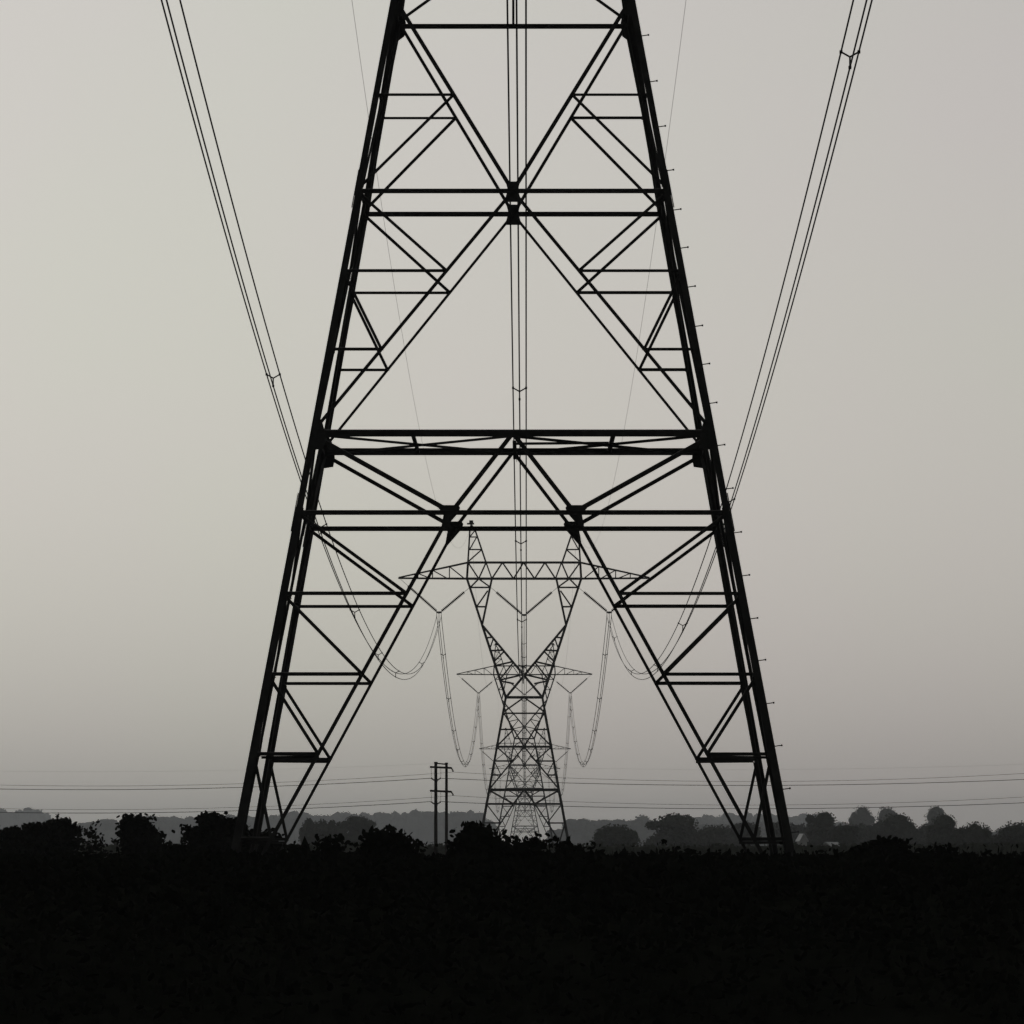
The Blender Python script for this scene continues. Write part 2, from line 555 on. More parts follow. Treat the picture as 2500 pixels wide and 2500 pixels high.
def make_vstring(kind):
    """V insulator string hung from the tower, origin at the yoke plate. kind: -1 left, 0 middle, 1 right phase"""
    root = empty('insulator_string')
    if kind == 0:
        ends = [(-3.45, 20.5 - YCZ), (3.45, 20.5 - YCZ)]
    else:
        ends = [(kind * (12.45 - YO), 21.25 - YOZ), (kind * (5.45 - YO), 20.45 - YOZ)]
    lk = MB()
    for ex, ez in ends:
        e = Vector((ex, 0, ez))
        u = e.normalized()
        sgn = 1 if ex > 0 else -1
        a = Vector((sgn * .17, 0, .05))
        b = a + (e - a) * (.80 if kind else .80)
        s = MB()
        rod(s, a + u * .12, b)
        s.build('insulator_discs', M_INSUL, root)
        l = MB()
        l.tube([b, e], .022, 6)
        l.tube([a - u * .02, a + u * .14], .03, 6)
        l.build('link_rod', M_DARKST, root)
    y = MB()
    y.plate([(-.26, 0, .09), (.26, 0, .09), (.30, 0, -.02), (.10, 0, -.12), (-.10, 0, -.12), (-.30, 0, -.02)], (0, 1, 0), -.02, .04)
    y.build('yoke_plate', M_DARKST, root)
    for ox, oz in BUND:
        h = MB()
        h.tube([(ox, 0, -.03), (ox, 0, oz - .28)], .025, 6)
        h.bar((ox, -.22, oz - .30), (ox, .22, oz - .30), .07, .09)
        h.build('suspension_clamp', M_DARKST, root)
    return root

BUND = [(-.23, -.08), (.23, -.08), (0.0, -.48)]
YOKES = []
vs_proto = {k: make_vstring(k) for k in (-1, 0, 1)}
pos_word = {-1: 'left', 0: 'middle', 1: 'right'}
tw_word = ['the huge near pylon', 'the complete black pylon', 'the grey hazy pylon', 'the pale small pylon', 'the faintest pylon']
for i, (d, x, z) in enumerate(SPAN):
    row = {}
    for k in (-1, 0, 1):
        s = vs_proto[k] if i == 0 else copy_tree(vs_proto[k])
        p = Vector((x + k * YO, d, z + ZB[i] + (YCZ if k == 0 else YOZ)))
        s.location = p
        row[k] = p
        where = {-1: 'under the left arm of', 0: 'in the window of', 1: 'under the right arm of'}[k]
        tag(s, 'V-shaped insulator string ' + where + ' ' + tw_word[i], 'insulator', 'V insulator strings on the pylons')
    YOKES.append(row)

def sag(p, q, S, t):
    r = p.lerp(q, t)
    r.z -= 4 * S * t * (1 - t)
    return r

SAG = [12.5, 13.9, 13.4, 12.5]
RAD = [.0235, .03, .031, .032]
span_word = ['swooping down from the picture top to the complete black pylon', 'from the complete black pylon to the hazy pylon behind it',
             'from the grey hazy pylon to the pale small one', 'from the pale small pylon to the faintest one']
SP_T = {-1: [.202, .30, .402, .50, .596, .80], 0: [.205, .31, .41, .53, .66, .79, .91], 1: [.0925, .279, .426, .55, .742, .925]}
SP_T2 = [.06, .15, .245, .33, .43, .52, .60, .69, .78, .86, .94]
for i in range(4):
    for k in (-1, 0, 1):
        a, b = YOKES[i][k], YOKES[i + 1][k]
        root = empty('conductor_bundle', a)
        N = 90
        for ox, oz in BUND:
            mb = MB()
            mb.tube([sag(a, b, SAG[i], j / N) + Vector((ox, 0, oz - .32)) - a for j in range(N + 1)], RAD[i], 6)
            mb.build('conductor', M_WIRE, root, smooth=True)
        for j, t in enumerate(SP_T[k] if i == 0 else SP_T2):
            c = sag(a, b, SAG[i], t) - a + Vector((0, 0, -.32))
            mb = MB()
            mid = Vector((0, 0, -.21))
            for ox, oz in BUND:
                q = c + Vector((ox, 0, oz))
                mb.bar(c + mid, q, .045 if i == 0 else .07, .03, up=(0, 1, 0))
                mb.bar(q + Vector((0, -.09, 0)), q + Vector((0, .09, 0)), .075 if i == 0 else .11)
            mb.build('spacer', M_DARKST, root)
        # vibration dampers near the far clamp
        tag(root, pos_word[k] + ' bundle of three wires ' + span_word[i], 'power cable', 'three-wire conductor bundles')

for i in range(4):
    for s in (-1, 1):
        d0, x0, z0 = SPAN[i]
        d1, x1, z1 = SPAN[i + 1]
        a = Vector((x0 + s * 5.36, d0, z0 + ZB[i] + 26.85))
        b = Vector((x1 + s * 5.36, d1, z1 + ZB[i + 1] + 26.85))
        mb = MB()
        N = 70
        S = [12.0, 12, 12, 11][i]
        mb.tube([sag(a, b, S, j / N) - a for j in range(N + 1)], .0065 if i == 0 else .008, 5)
        o = mb.build('earth_wire', M_WIRE, None, True)
        o.location = a
        tag(o, ('left' if s < 0 else 'right') + ' hair-thin earth wire ' + ['running down to the peak of the complete black pylon', 'behind the complete black pylon, peak to peak',
            'from the hazy pylon peak to the pale one', 'from the pale pylon peak to the faintest one'][i], 'earth wire', 'earth wires on the pylon peaks')

# ------------------------------------------------------------------ twin-pole distribution line
PD = 450.0
mpp = PD / FPX
def make_hframe():
    root = empty('utility_pole')
    def q(px, py, dy=0.0): return Vector(((px - 1077) * mpp, dy, (HY - py) * mpp + CAM_Z))
    for x, r0, r1, top in ((1064, .105, .082, 1862), (1090, .095, .072, 1864)):
        mb = MB()
        mb.tube([Vector(((x - 1077) * mpp, 0, -.3)), q(x, top)], [r0, r1], 10)
        p = q(x, top)
        mb.tube([p - Vector((0, 0, .03)), p + Vector((0, 0, .05))], [r1 + .03, r1 + .01], 10)
        mb.build('pole', M_WOOD, root)
    mb = MB(); mb.bar(q(1064, 1863.5), q(1090, 1866), .06, .07); mb.build('top_bar', M_WOOD, root)
    for y0 in (1873, 1931):
        mb = MB(); mb.bar(q(1049.5, y0 - .5, -.15), q(1103, y0 + 2, -.15), .10, .11); mb.build('crossarm', M_WOOD, root)
        mb = MB(); rod_(mb, q(1102, y0 + 2, -.15), q(1107, y0 + 11, -.15)); mb.build('insulator', M_INSUL, root)
        yc = y0 + 27
        for x0, x1 in ((1060.5, 1052.5), (1067.5, 1076)):
            mb = MB(); rod_(mb, q(x0, yc + 5, -.15), q(x1, yc - .5, -.15)); mb.build('insulator', M_INSUL, root)
            mb = MB(); mb.tube([q(x1, y0, -.15), q(x1 + .6, (y0 + yc) / 2, -.15), q(x1, yc - 1, -.15)], .011, 5); mb.build('jumper_wire', M_WIRE, root)
        mb = MB(); mb.bar(q(1060, yc + 5.5, -.14), q(1068.5, yc + 5.5, -.14), .10, .14); mb.build('bracket', M_DARKST, root)
    return root
def rod_(mb, p0, p1):
    p0, p1 = Vector(p0), Vector(p1)
    n = 3
    pts, rr = [], []
    for i in range(n):
        for f, r in ((0, .03), (.2, .03), (.3, .07), (.75, .07), (.9, .03)):
            pts.append(p0.lerp(p1, (i + f) / n)); rr.append(r)
    pts.append(p1); rr.append(.03)
    mb.tube(pts, [r * .75 for r in rr], 8)
hf = make_hframe()
hf.location = (at(1077, PD), PD, 0)
tag(hf, 'twin wooden poles with two crossarms, standing left of the complete black pylon', 'utility pole', 'twin-pole supports of the cross-country wires')
XL, XR = -640.0, 2545.0
for px, l in ((XL, 'twin wooden poles beyond the left picture edge'), (XR, 'twin wooden poles just beyond the right picture edge')):
    c = copy_tree(hf)
    c.location = (at(px, PD), PD, 0)
    tag(c, l, 'utility pole', 'twin-pole supports of the cross-country wires')
def dwire(x0, y0, x1, y1, sg, rad, dy, label):
    a = Vector((at(x0, PD), PD + dy, zat(y0, PD)))
    b = Vector((at(x1, PD), PD + dy, zat(y1, PD)))
    mb = MB()
    mb.tube([sag(a, b, sg * mpp, j / 60) - a for j in range(61)], rad, 5)
    o = mb.build('overhead_wire', M_WIRE, None, True)
    o.location = a
    tag(o, label, 'overhead wire', 'thin wires crossing the sky on twin poles')
lev = [(1900, 'darker upper', .0165, 0, 1076, 1052.5), (1957, 'darker lower', .0165, 0, 1076, 1052.5), (1885, 'fainter upper', .0095, -.1, 1107, 1107), (1942.5, 'fainter lower', .0095, -.1, 1107, 1107)]
for y, wd, rad, dy, xr, xl in lev:
    sl_ = 28 if y in (1900, 1957) else 34
    sr_ = 16.5 if y in (1900, 1957) else 22
    dwire(XL - 1, y, xl, y, sl_, rad, dy, wd + ' wire crossing the sky left of the twin poles')
    dwire(xr, y, XR - 25, y + 2, sr_, rad, dy, wd + ' wire crossing the sky right of the twin poles')
dwire(XL, 1864, 1064, 1864, 20, .0028, 0, 'topmost barely visible wire left of the twin poles')
dwire(1090, 1866, XR, 1864, 14, .0028, 0, 'topmost barely visible wire right of the twin poles')

# ------------------------------------------------------------------ vegetation
def card(mb, p, size, rng, elong=1.6):
    """small leaf-shaped face, random orientation"""
    th, ph = rng.uniform(0, 2 * math.pi), math.acos(rng.uniform(-1, 1))
    u = Vector((math.sin(ph) * math.cos(th), math.sin(ph) * math.sin(th), math.cos(ph)))
    a = u.orthogonal().normalized()
    b = u.cross(a)
    an = rng.uniform(0, 6.28)
    a, b = a * math.cos(an) + b * math.sin(an), b * math.cos(an) - a * math.sin(an)
    l, w = size * elong * .5, size * .5
    mb.add([p - a * l, p - a * l * .3 + b * w, p + a * l * .45 + b * w * .8, p + a * l, p + a * l * .4 - b * w * .85, p - a * l * .35 - b * w], [(0, 1, 2, 3, 4, 5)])

def lump(mb, c, rx, ry, rz, rng, seg=12, amp=.25, freq=1.2):
    """uneven rounded clump"""
    off = Vector((rng.uniform(0, 99), rng.uniform(0, 99), rng.uniform(0, 99)))
    rings = max(5, seg // 2)
    vv, ff = [], []
    for i in range(rings + 1):
        ph = math.pi * i / rings
        for j in range(seg):
            th = 2 * math.pi * j / seg
            n = Vector((math.sin(ph) * math.cos(th), math.sin(ph) * math.sin(th), math.cos(ph)))
            r = 1 + amp * (noise.noise(n * freq + off) + .5 * noise.noise(n * freq * 2.7 + off))
            vv.append(Vector((c[0] + n.x * rx * r, c[1] + n.y * ry * r, c[2] + n.z * rz * r)))
    for i in range(rings):
        for j in range(seg):
            j2 = (j + 1) % seg
            ff.append((i * seg + j, i * seg + j2, (i + 1) * seg + j2, (i + 1) * seg + j))
    mb.add(vv, ff)

def crown_mesh(lobes, ncards, csize, rng, core=.78, amp=.3):
    mb = MB()
    tot = sum(l[3] * l[5] + l[3] * l[4] for l in lobes)
    for (x, y, z, rx, ry, rz) in lobes:
        lump(mb, (x, y, z), rx * core, ry * core, rz * core, rng, 14, amp, 1.6)
        n = int(ncards * (rx * rz + rx * ry) / tot)
        for _ in range(n):
            th, ph = rng.uniform(0, 2 * math.pi), math.acos(rng.uniform(-1, 1))
            d = Vector((math.sin(ph) * math.cos(th), math.sin(ph) * math.sin(th), math.cos(ph)))
            nn = noise.noise(d * 2.2 + Vector((x, y, z)))
            r = rng.uniform(.68, 1.0) + .22 * nn
            card(mb, Vector((x + d.x * rx * r, y + d.y * ry * r, z + d.z * rz * r)), csize * rng.uniform(.6, 1.35), rng)
    return mb

def make_tree(px, width, ytop, d, label, cat='tree', name='tree', seed=1, ncards=1500, csize=None, low=.22, group=None, style='round', mat=None, skew=0.0):
    rng = random.Random(seed)
    w = width / FPX * d
    h = zat(ytop, d)
    root = empty(name, (at(px, d), d, 0))
    cs = csize or w * .028
    lobes = []
    zc = h * (low + (1 - low) * .5)
    hz = h * (1 - low) * .5
    if style == 'round':
        lobes.append((0, 0, zc, w * .45, w * .38, hz * .97))
        for i in range(9):
            an = rng.uniform(0, 6.28)
            t = rng.uniform(-.8, .5)
            rr = math.sqrt(max(0, 1 - t * t)) * .62
            s = rng.uniform(.20, .32)
            lobes.append((math.cos(an) * w * .5 * rr + skew * w * t, math.sin(an) * w * .4 * rr, zc + t * hz * .9, w * s * .62, w * s * .62, min(hz * .40, w * s * .6)))
    elif style == 'cap':     # rounded top on a narrower lower crown
        lobes.append((0, 0, h - hz * .62, w * .37, w * .34, hz * .62))
        lobes.append((skew * w, 0, h * .42, w * .47, w * .4, h * .37))
        lobes.append((-skew * w, 0, h * .28, w * .54, w * .42, h * .30))
        for i in range(8):
            an = rng.uniform(0, 6.28)
            t = rng.uniform(-.9, .8)
            s = rng.uniform(.16, .26)
            lobes.append((math.cos(an) * w * .38, math.sin(an) * w * .32, zc + t * hz * .8, w * s * .7, w * s * .7, hz * .26))
    else:                    # wide: several heads in a row
        n = 5
        for i in range(n):
            f = (i + .5) / n - .5
            hh = hz * rng.uniform(.75, .97)
            lobes.append((f * w * .84, rng.uniform(-.1, .1) * w, zc - (hz - hh), w * .17, w * .15, hh * .96))
        for i in range(10):
            f = rng.uniform(-.45, .45)
            lobes.append((f * w, rng.uniform(-.12, .12) * w, zc + rng.uniform(-.5, .55) * hz, w * rng.uniform(.05, .09), w * .08, hz * rng.uniform(.2, .34)))
    mb = crown_mesh(lobes, ncards, cs, rng)
    top = max(v.z for v in mb.v)
    k = h / top                          # keep the measured height
    mb.v = [Vector((v.x, v.y, v.z * k)) for v in mb.v]
    mb.build('crown', mat or M_LEAF, root)
    tb = MB()
    tr = max(.06, w * .035)
    pts = [Vector((0, 0, -.15)), Vector((w * .01, 0, h * low * .6)), Vector((-w * .012, w * .01, h * low + .1)), Vector((w * .01, 0, zc + hz * .3))]
    tb.tube(pts, [tr * 1.35, tr, tr * .85, tr * .3], 9)
    for i in range(5):
        an = rng.uniform(0, 6.28)
        z0 = h * (low + .05 * i)
        tb.tube([Vector((0, 0, z0)), Vector((math.cos(an) * w * .18, math.sin(an) * w * .16, z0 + hz * .35)), Vector((math.cos(an) * w * .3, math.sin(an) * w * .26, z0 + hz * .75))], [tr * .5, tr * .32, tr * .12], 6)
    tb.build('trunk', M_BARK, root)
    tag(root, label, cat, group)
    return root

# --- mid-distance trees (each on its own ground spot)
MT = [
    (790, 120, 1995, 1150, 'broad grey tree right of the huge left leg, behind the dark leafy mound', 'wide', 3, 0),
    (872, 92, 1985, 1180, 'taller grey tree with a stepped top, left of the twin poles', 'cap', 4, .1),
    (1500, 128, 2009, 950, 'lone domed dark tree just right of the complete black pylon', 'round', 5, 0),
    (1650, 150, 1983, 1080, 'large rounded tree between the complete black pylon and the right leg', 'cap', 6, .05),
    (1735, 90, 2012, 1120, 'lower lopsided tree against the right flank of the large rounded tree', 'round', 7, .05),
    (1800, 120, 2002, 1250, 'tree seen through the bars at the foot of the right leg', 'wide', 8, 0),
    (2011, 80, 1976, 1050, 'flat-topped dark tree first to the right of the huge right leg', 'cap', 9, -.02),
    (2063, 68, 2005, 900, 'small dark round tree in front and right of the flat-topped tree', 'round', 10, 0),
    (2106, 62, 1964, 2300, 'slender pale tree with a domed cap, tallest left of the right-hand pair', 'cap', 12, 0),
    (2165, 66, 1967, 2300, 'pale domed tree peeping over the left of a broad darker one', 'cap', 13, 0),
    (2188, 100, 1981, 1120, 'broad darker tree in front of the pale domed pair', 'cap', 14, .04),
    (2284, 62, 1965, 2200, 'pale tree with a smooth dome near the right edge, behind a dark one', 'cap', 15, 0),
    (2306, 82, 1983, 950, 'dark tree with a lumpy right shoulder near the right edge', 'cap', 16, .03),
    (2378, 92, 2004, 880, 'dark bushy tree with a ragged top, second from the right edge', 'round', 17, 0),
    (2480, 112, 2002, 880, 'dark bushy tree cut by the right picture edge', 'round', 18, 0),
    (1935, 120, 2005, 1300, 'low grey tree behind the gabled hut beside the huge right leg', 'wide', 19, 0),
    (2240, 90, 2008, 1200, 'low grey tree filling the dip between the dark right-hand trees', 'wide', 20, 0),
    (2122, 90, 2003, 1250, 'low grey tree behind the dark mound on the right', 'wide', 21, 0),
    (2045, 130, 2004, 1180, 'low grey tree behind the small dark round tree', 'wide', 23, 0),
    (2345, 120, 2014, 1150, 'low grey tree between the two dark ones near the right edge', 'wide', 24, 0),
    (2440, 80, 2031, 1300, 'low pale tree in the gap near the right edge', 'wide', 22, 0),
]
for px, w, yt, d, l, st, sd_, sk in MT:
    make_tree(px, w * (1.1 if px > 1960 else 1.0), yt, d * (1.45 if d > 2000 else 1.32), l, style=st, seed=sd_, skew=sk, low=.12, group='mid-distance trees beyond the field', ncards=3600)

# --- far woods that read as one mass
def far_wood(name, d, prof, seed, label, step=14.0, dd=250.0, cs=1.5):
    rng = random.Random(seed)
    mb = MB()
    x = prof[0][0]
    while x <= prof[-1][0]:
        for (xa, ya), (xb, yb) in zip(prof, prof[1:]):
            if xa <= x <= xb: y = ya + (yb - ya) * (x - xa) / (xb - xa); break
        dist = d + rng.uniform(0, dd)
        h = zat(y + rng.uniform(-3, 7), dist)
        r = step * rng.uniform(.42, .75)
        cx = at(x, dist)
        hh = h * .30
        lump(mb, (cx, dist, h * .3), r * 1.1, r, h * .36, rng, 10, .2, 2.0)
        lump(mb, (cx, dist, h * .66), r, r * .85, hh, rng, 12, .22, 2.2)
        for _ in range(4):
            a = rng.uniform(-1, 1)
            lump(mb, (cx + a * r * .8, dist + rng.uniform(-.6, .2) * r, h * rng.uniform(.62, .86)), r * .36, r * .36, h * .10, rng, 8, .3, 2)
        for _ in range(110):
            th = rng.uniform(0, 6.28); c = rng.uniform(-.5, 1)
            q = math.sqrt(1 - c * c)
            k = rng.uniform(.85, 1.12)
            card(mb, Vector((cx + math.cos(th) * q * r * k, dist + math.sin(th) * q * r * k, h * .66 + c * hh * k)), cs * rng.uniform(.5, 1.2), rng, 1.3)
        x += step * .62 / dist * FPX * rng.uniform(.7, 1.3)
    o = mb.build(name, M_LEAF)
    tag(o, label, 'wood', None, 'stuff')
far_wood('far_wood', 7300, [(-60, 2020), (120, 2022), (230, 2005), (262, 1996), (300, 1998), (340, 2008), (365, 1988), (400, 1984), (460, 1990), (500, 1984), (560, 1978), (620, 1990)], 31,
         'grey wood on the left horizon behind the black bushes')
far_wood('far_wood', 7600, [(600, 1990), (700, 1979), (770, 1985), (830, 1978), (900, 1984), (960, 1979), (1020, 1974), (1060, 1980), (1110, 1972), (1160, 1976), (1190, 1990), (1212, 2020)], 32,
         'long grey wooded ridge behind the twin poles')
far_wood('far_wood', 5800, [(1366, 2020), (1380, 2000), (1405, 1989), (1440, 2000), (1480, 1994), (1540, 2000), (1570, 1990), (1610, 1994), (1690, 2004), (1760, 2010), (1850, 2004), (1950, 2012), (2060, 2015), (2200, 2020), (2400, 2026), (2560, 2020)], 33,
         'grey wood on the right horizon behind the rounded trees')
far_wood('far_wood', 8300, [(1690, 1990), (1740, 1983), (1790, 1981), (1850, 1984), (1900, 1982), (1960, 1984), (2000, 1992), (2060, 2003)], 34,
         'paler strip of wood showing behind the foot of the right leg')
far_wood('far_wood', 10500, [(-40, 1976), (2, 1972), (12, 1990), (26, 1980), (45, 1970), (65, 1965), (90, 1968), (110, 1980), (116, 1990)], 35,
         'palest rounded clump of far trees at the left edge', step=16, dd=60, cs=1.8)

# --- near black bushes
def make_bush(px, width, ytop, d, label, seed, leaf=.09, n=2600, cat='bush', name='bush', gap=.0, prof=None, zlow=0.0):
    """leafy shrub: stems carrying many small leaves; prof lists (relative x, relative height) for its outline"""
    rng = random.Random(seed)
    w = width / FPX * d
    w = max(w * .62, w - .34)       # leaves spread past the stems
    h = zat(ytop, d)
    root = empty(name, (at(px, d), d, 0))
    prof = prof or [(-.5, .55), (-.3, .9), (0, 1), (.3, .88), (.5, .5)]
    def top(f):
        for (a, b), (c, e) in zip(prof, prof[1:]):
            if a <= f <= c: return b + (e - b) * (f - a) / (c - a)
        return prof[-1][1]
    st = MB()
    mb = MB()
    base = max(0, h - (h - 1.5) * 1.0 - .6)
    ns = max(10, int(w / .22))
    tips = []
    for i in range(ns):
        f = (-.5 + (i + rng.uniform(.2, .8)) / ns) * .94
        hh = h * top(f) if top(f) > .0 else .5
        hh = 1.4 + (h - 1.4) * top(f) * rng.uniform(.70, 1.06) - .08
        b = Vector((f * w * .75, rng.uniform(-.25, .25) * min(w, 2.5), 0))
        m = Vector((f * w * .9, b.y * 1.3, hh * .55))
        t = Vector((f * w + rng.uniform(-.06, .06), b.y * 1.5, hh))
        st.tube([b - Vector((0, 0, .05)), m, t], [.022, .014, .005], 5)
        tips.append((m, t))
    for m, t in tips:
        for j in range(max(6, int(2.2 * n / ns / 5))):
            q = m.lerp(t, rng.uniform(.25, 1.0) ** .8)
            c = q + Vector((rng.gauss(0, .12), rng.gauss(0, .15), rng.gauss(0, .055)))
            if gap and noise.noise(c * 3.1 + Vector((seed, 0, 0))) > .5 - gap: continue
            c.z = min(c.z, q.z + .04)
            for _ in range(5):
                card(mb, c + Vector((rng.gauss(0, leaf * .6), rng.gauss(0, leaf * .7), rng.uniform(-1, .6) * leaf * .7)), leaf * rng.uniform(.6, 1.25) * .62, rng, 1.7)
    for m, t in tips:                   # loose shoots reaching past the outline
        if rng.random() < .42:
            dr = Vector((rng.uniform(-.8, .8) + t.x / w * 1.2, rng.uniform(-.4, .4), rng.uniform(.5, 1.1))).normalized()
            L = min(rng.uniform(.12, .34), .10 * w + .06)
            s0 = t - Vector((0, 0, rng.uniform(.05, .35)))
            st.tube([s0, s0 + dr * L], [.006, .003], 4)
            for j in range(7):
                card(mb, s0 + dr * (L * (j + 1) / 7) + Vector((rng.gauss(0, .02), rng.gauss(0, .02), rng.gauss(0, .02))), leaf * .62 * (1.15 - .09 * j), rng, 1.8)
    if not gap:
        for i in range(max(3, int(w / .5))):
            f = -.46 + .92 * (i + .5) / max(3, int(w / .5))
            hh = 1.4 + (h - 1.4) * top(f) * rng.uniform(.66, .88) - .12
            lump(mb, (f * w, 0, hh * .5), rng.uniform(.28, .46), .5, hh * .5, rng, 14, .34, 3.0)
    top_now = max(v.z for v in mb.v)
    k = h / top_now
    mb.v = [Vector((v.x, v.y, v.z * k)) for v in mb.v]
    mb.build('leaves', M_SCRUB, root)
    st.build('stems', M_BARK, root)
    tag(root, label, cat, 'dark bushes on the near field edge')
    return root

make_bush(82, 228, 1987, 185, 'wide black bush at the left edge with light showing under its canopy', 41, leaf=.13, n=5200,
          prof=[(-.5, .8), (-.3, .86), (-.1, .82), (.1, .93), (.3, .9), (.46, 1.0), (.5, .55)])
make_bush(222, 70, 1999, 200, 'thin see-through sapling between two black bushes on the left', 42, leaf=.11, n=190, gap=.30,
          prof=[(-.5, .3), (-.2, .95), (.1, 1), (.4, .6), (.5, .4)])
make_bush(345, 92, 1983, 190, 'tall rounded black bush standing alone on the left', 43, leaf=.12, n=3600,
          prof=[(-.5, .8), (-.42, .97), (-.2, 1), (.05, .88), (.18, .72), (.28, .84), (.42, .62), (.5, .3)])
make_bush(432, 70, 2050, 150, 'low black bush left of the huge left leg', 44, leaf=.1, n=1500,
          prof=[(-.5, .6), (-.2, 1), (.1, .7), (.3, .85), (.5, .5)])
make_bush(545, 175, 1977, 180, 'tall black bush behind the foot of the huge left leg', 45, leaf=.13, n=5200,
          prof=[(-.5, .62), (-.42, .93), (-.2, 1), (0, .9), (.2, .8), (.5, .72)])
make_bush(655, 110, 2020, 172, 'sloping black bush under the inner diagonal of the left leg', 46, leaf=.11, n=2400,
          prof=[(-.5, 1), (-.2, .95), (.1, .8), (.25, .6), (.36, .4), (.5, .1)])
make_bush(940, 190, 2010, 112, 'leafy black mound left of the twin poles', 47, leaf=.10, n=4200,
          prof=[(-.5, .05), (-.38, .42), (-.22, .55), (-.1, .9), (.02, 1), (.15, .86), (.3, .62), (.42, .3), (.5, .0)])
make_bush(1165, 110, 1997, 118, 'twiggy black shrub with distinct leaves at the foot of the complete black pylon', 48, leaf=.115, n=1700, gap=.10,
          prof=[(-.5, .35), (-.35, .8), (-.1, .95), (.1, 1), (.3, .75), (.45, .4), (.5, .3)])
make_bush(1240, 60, 2028, 116, 'small black shrub hiding the base of the complete black pylon', 49, leaf=.10, n=900, gap=.03,
          prof=[(-.5, .5), (-.1, 1), (.2, .7), (.5, .4)])
make_bush(1292, 60, 2030, 114, 'small black shrub in the middle of the base of the complete black pylon', 50, leaf=.10, n=900, gap=.03,
          prof=[(-.5, .3), (-.1, .9), (.2, 1), (.5, .5)])
make_bush(1395, 80, 2038, 116, 'sprigs of black shrub at the right foot of the complete black pylon', 51, leaf=.09, n=700, gap=.12,
          prof=[(-.5, .6), (-.3, 1), (-.1, .5), (.15, .8), (.35, .5), (.5, .3)])
make_bush(2150, 210, 2037, 120, 'broad black mound in front of the right-hand trees', 52, leaf=.10, n=3800,
          prof=[(-.5, .0), (-.36, .32), (-.2, .8), (-.05, 1), (.1, .82), (.3, .66), (.42, .3), (.5, .1)])
make_bush(735, 40, 2040, 116, 'short upright black sprig right of the huge left leg', 53, leaf=.08, n=420, prof=[(-.5, .4), (-.2, 1), (.2, .95), (.5, .3)])
make_bush(812, 55, 2034, 117, 'small pointed black bush left of the leafy mound', 54, leaf=.085, n=600, prof=[(-.5, .3), (-.1, 1), (.2, .8), (.5, .3)])
make_bush(1655, 70, 2048, 118, 'low black bush in front of the large rounded tree', 55, leaf=.085, n=700, prof=[(-.5, .3), (-.25, 1), (0, .8), (.25, .9), (.5, .3)])
make_bush(2300, 120, 2054, 119, 'low black bush below the dark tree near the right edge', 56, leaf=.085, n=1100, prof=[(-.5, .4), (-.3, .9), (0, 1), (.25, .8), (.5, .5)])

# --- low field hedge beyond the pylon's field
def build_hedge():
    rng = random.Random(91)
    mb = MB()
    x0, x1 = at(-300, 690), at(2800, 690)
    root = empty('hedge', (0, 690, 0))
    x = x0
    while x < x1:
        h = 1.95 + .22 * noise.noise(Vector((x * .11, 3, 0))) + .10 * noise.noise(Vector((x * .6, 9, 0)))
        lump(mb, (x, 0, h * .5), .75, .7, h * .47, rng, 10, .25, 2.4)
        for _ in range(26):
            card(mb, Vector((x + rng.uniform(-.6, .6), rng.uniform(-.7, .7), h * rng.uniform(.55, 1.02))), rng.uniform(.12, .28), rng)
        x += rng.uniform(.6, .9)
    mb.build('leaves', M_LEAF, root)
    tag(root, 'long low dark hedge crossing the fields behind the huge pylon', 'hedge')
build_hedge()

# --- scrub belt across the foreground: one uncountable mass
def build_scrub():
    rng = random.Random(77)
    mb = MB()
    nx, X0, X1 = 240, -24.0, 24.0
    rows = [(78, .0), (80, .5), (82, .95), (85, 1.25), (89, 1.5), (94, 1.57), (100, 1.63), (106, 1.66), (112, 1.69), (118, 1.71), (124, 1.70), (130, 1.5), (134, 1.0), (137, .0)]
    def top(x, y, z):
        n = noise.noise(Vector((x * .55, y * .22, 3.1))) * .10 + noise.noise(Vector((x * 1.7, y * .7, 8.1))) * .06 + noise.noise(Vector((x * 5.0, y * 1.5, 1.1))) * .03
        return z + n * min(1, z)
    for (y, z) in rows:
        for i in range(nx + 1):
            x = X0 + (X1 - X0) * i / nx
            mb.v.append(Vector((x, y + noise.noise(Vector((x * .4, y, 0))) * .8, max(-.05, top(x, y, z)))))
    n1 = nx + 1
    for j in range(len(rows) - 1):
        for i in range(nx):
            mb.f.append((j * n1 + i, j * n1 + i + 1, (j + 1) * n1 + i + 1, (j + 1) * n1 + i))
    def zr(y):
        for (a, b), (c, d) in zip(rows, rows[1:]):
            if a <= y <= c: return b + (d - b) * (y - a) / (c - a)
        return 0
    for _ in range(60000):
        x = rng.uniform(-15, 15)
        y = rng.uniform(79, 134)
        if rng.random() < .4: y = rng.uniform(79, 92)
        z = top(x, y, zr(y)) + rng.uniform(-.06, .13)
        card(mb, Vector((x, y, z)), rng.uniform(.035, .085), rng, 2.2)
    for _ in range(2600):       # upright stalks breaking the top edge
        x = rng.uniform(-15, 15)
        y = rng.uniform(108, 130)
        z = top(x, y, zr(y))
        hgt = abs(rng.gauss(0, .09)) + .05
        p = Vector((x, y, z - .05))
        t = p + Vector((rng.gauss(0, .05), rng.gauss(0, .05), hgt + .05))
        s = Vector((.012, 0, 0))
        mb.add([p - s, p + s, t], [(0, 1, 2)])
        if rng.random() < .5:
            card(mb, t, .045, rng, 1.6)
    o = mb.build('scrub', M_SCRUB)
    tag(o, 'black mass of scrub and tall weeds filling the foreground', 'scrub', None, 'stuff')
build_scrub()

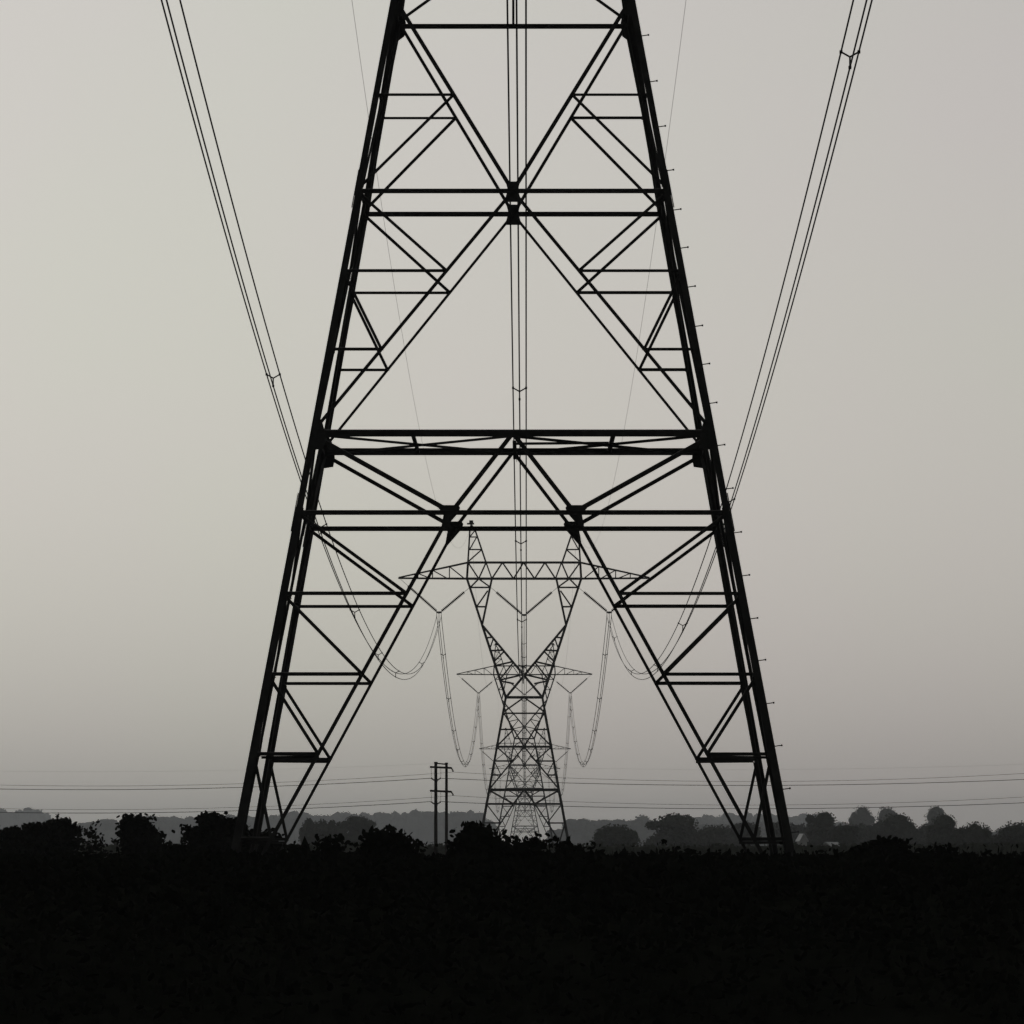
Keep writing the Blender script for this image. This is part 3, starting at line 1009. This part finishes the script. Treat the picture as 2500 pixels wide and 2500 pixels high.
# ------------------------------------------------------------------ two small pale houses among the far trees
def make_house(px, py_ridge, d, w, l, label, rz, zb=0.0):
    root = empty('hut', (at(px, d), d, zb), rz)
    zr_ = zat(py_ridge, d) - zb
    ze = zr_ * .68
    mb = MB()
    x, y = w / 2, l / 2
    mb.add([Vector(p) for p in [(-x, -y, 0), (x, -y, 0), (x, y, 0), (-x, y, 0), (-x, -y, ze), (x, -y, ze), (x, y, ze), (-x, y, ze), (0, -y, zr_ - .06), (0, y, zr_ - .06)]],
           [(0, 1, 5, 8, 4), (1, 2, 6, 5), (2, 3, 7, 9, 6), (3, 0, 4, 7)])
    mb.build('wall', M_WALLW, root)
    rb = MB()
    for s in (-1, 1):
        e = Vector((s * (x + .12), 0, ze - .05))
        r = Vector((0, 0, zr_))
        nn = Vector((s * (zr_ - ze), 0, x)).normalized()
        rb.plate([Vector((e.x, -y - .3, e.z)), Vector((r.x, -y - .3, r.z)), Vector((r.x, y + .3, r.z)), Vector((e.x, y + .3, e.z))], nn, .0, .10)
    rb.build('roof', M_ROOF, root)
    for s in (-1, 1):
        f = MB()
        f.box((s * w * .3, -y - .02, ze * .6), w * .24, .06, ze * .26)
        fo = f.build('window', M_WALLW, root)
        g = MB()
        g.box((s * w * .3, -y - .06, ze * .6), w * .18, .03, ze * .2)
        g.build('pane', M_GLASS, fo)
    dm = MB(); dm.box((0, -y - .03, ze * .36), w * .26, .07, ze * .72); dm.build('door', M_BARK, root)
    tag(root, label, 'hut', 'small pale huts among the trees')
make_house(1958, 2036, 1250, 1.15, 1.6, 'small pale gabled hut low among the trees beside the huge right leg', .25)
make_house(2030, 2057, 1150, 1.8, 3.0, 'low pale-roofed hut in front of the small dark round tree', -.5)

# ------------------------------------------------------------------ air
def build_haze():
    mb = MB()
    x0, x1, y0, y1, z0, z1 = -2700, 2700, -400, 12800, -2.0, 62.0
    vv = [Vector((x, y, z)) for z in (z0, z1) for y in (y0, y1) for x in (x0, x1)]
    mb.add(vv, [(0, 2, 3, 1), (4, 5, 7, 6), (0, 1, 5, 4), (2, 6, 7, 3), (0, 4, 6, 2), (1, 3, 7, 5)])
    m = bpy.data.materials.new('haze')
    m.use_nodes = True
    t = m.node_tree
    t.nodes.clear()
    out = t.nodes.new('ShaderNodeOutputMaterial')
    v = t.nodes.new('ShaderNodeVolumePrincipled')
    v.inputs['Color'].default_value = (.92, .96, 1.0, 1)
    v.inputs['Density'].default_value = 6.5e-5
    v.inputs['Anisotropy'].default_value = .6
    t.links.new(v.outputs['Volume'], out.inputs['Volume'])
    o = mb.build('haze', m)
    tag(o, kind='stuff')
build_haze()
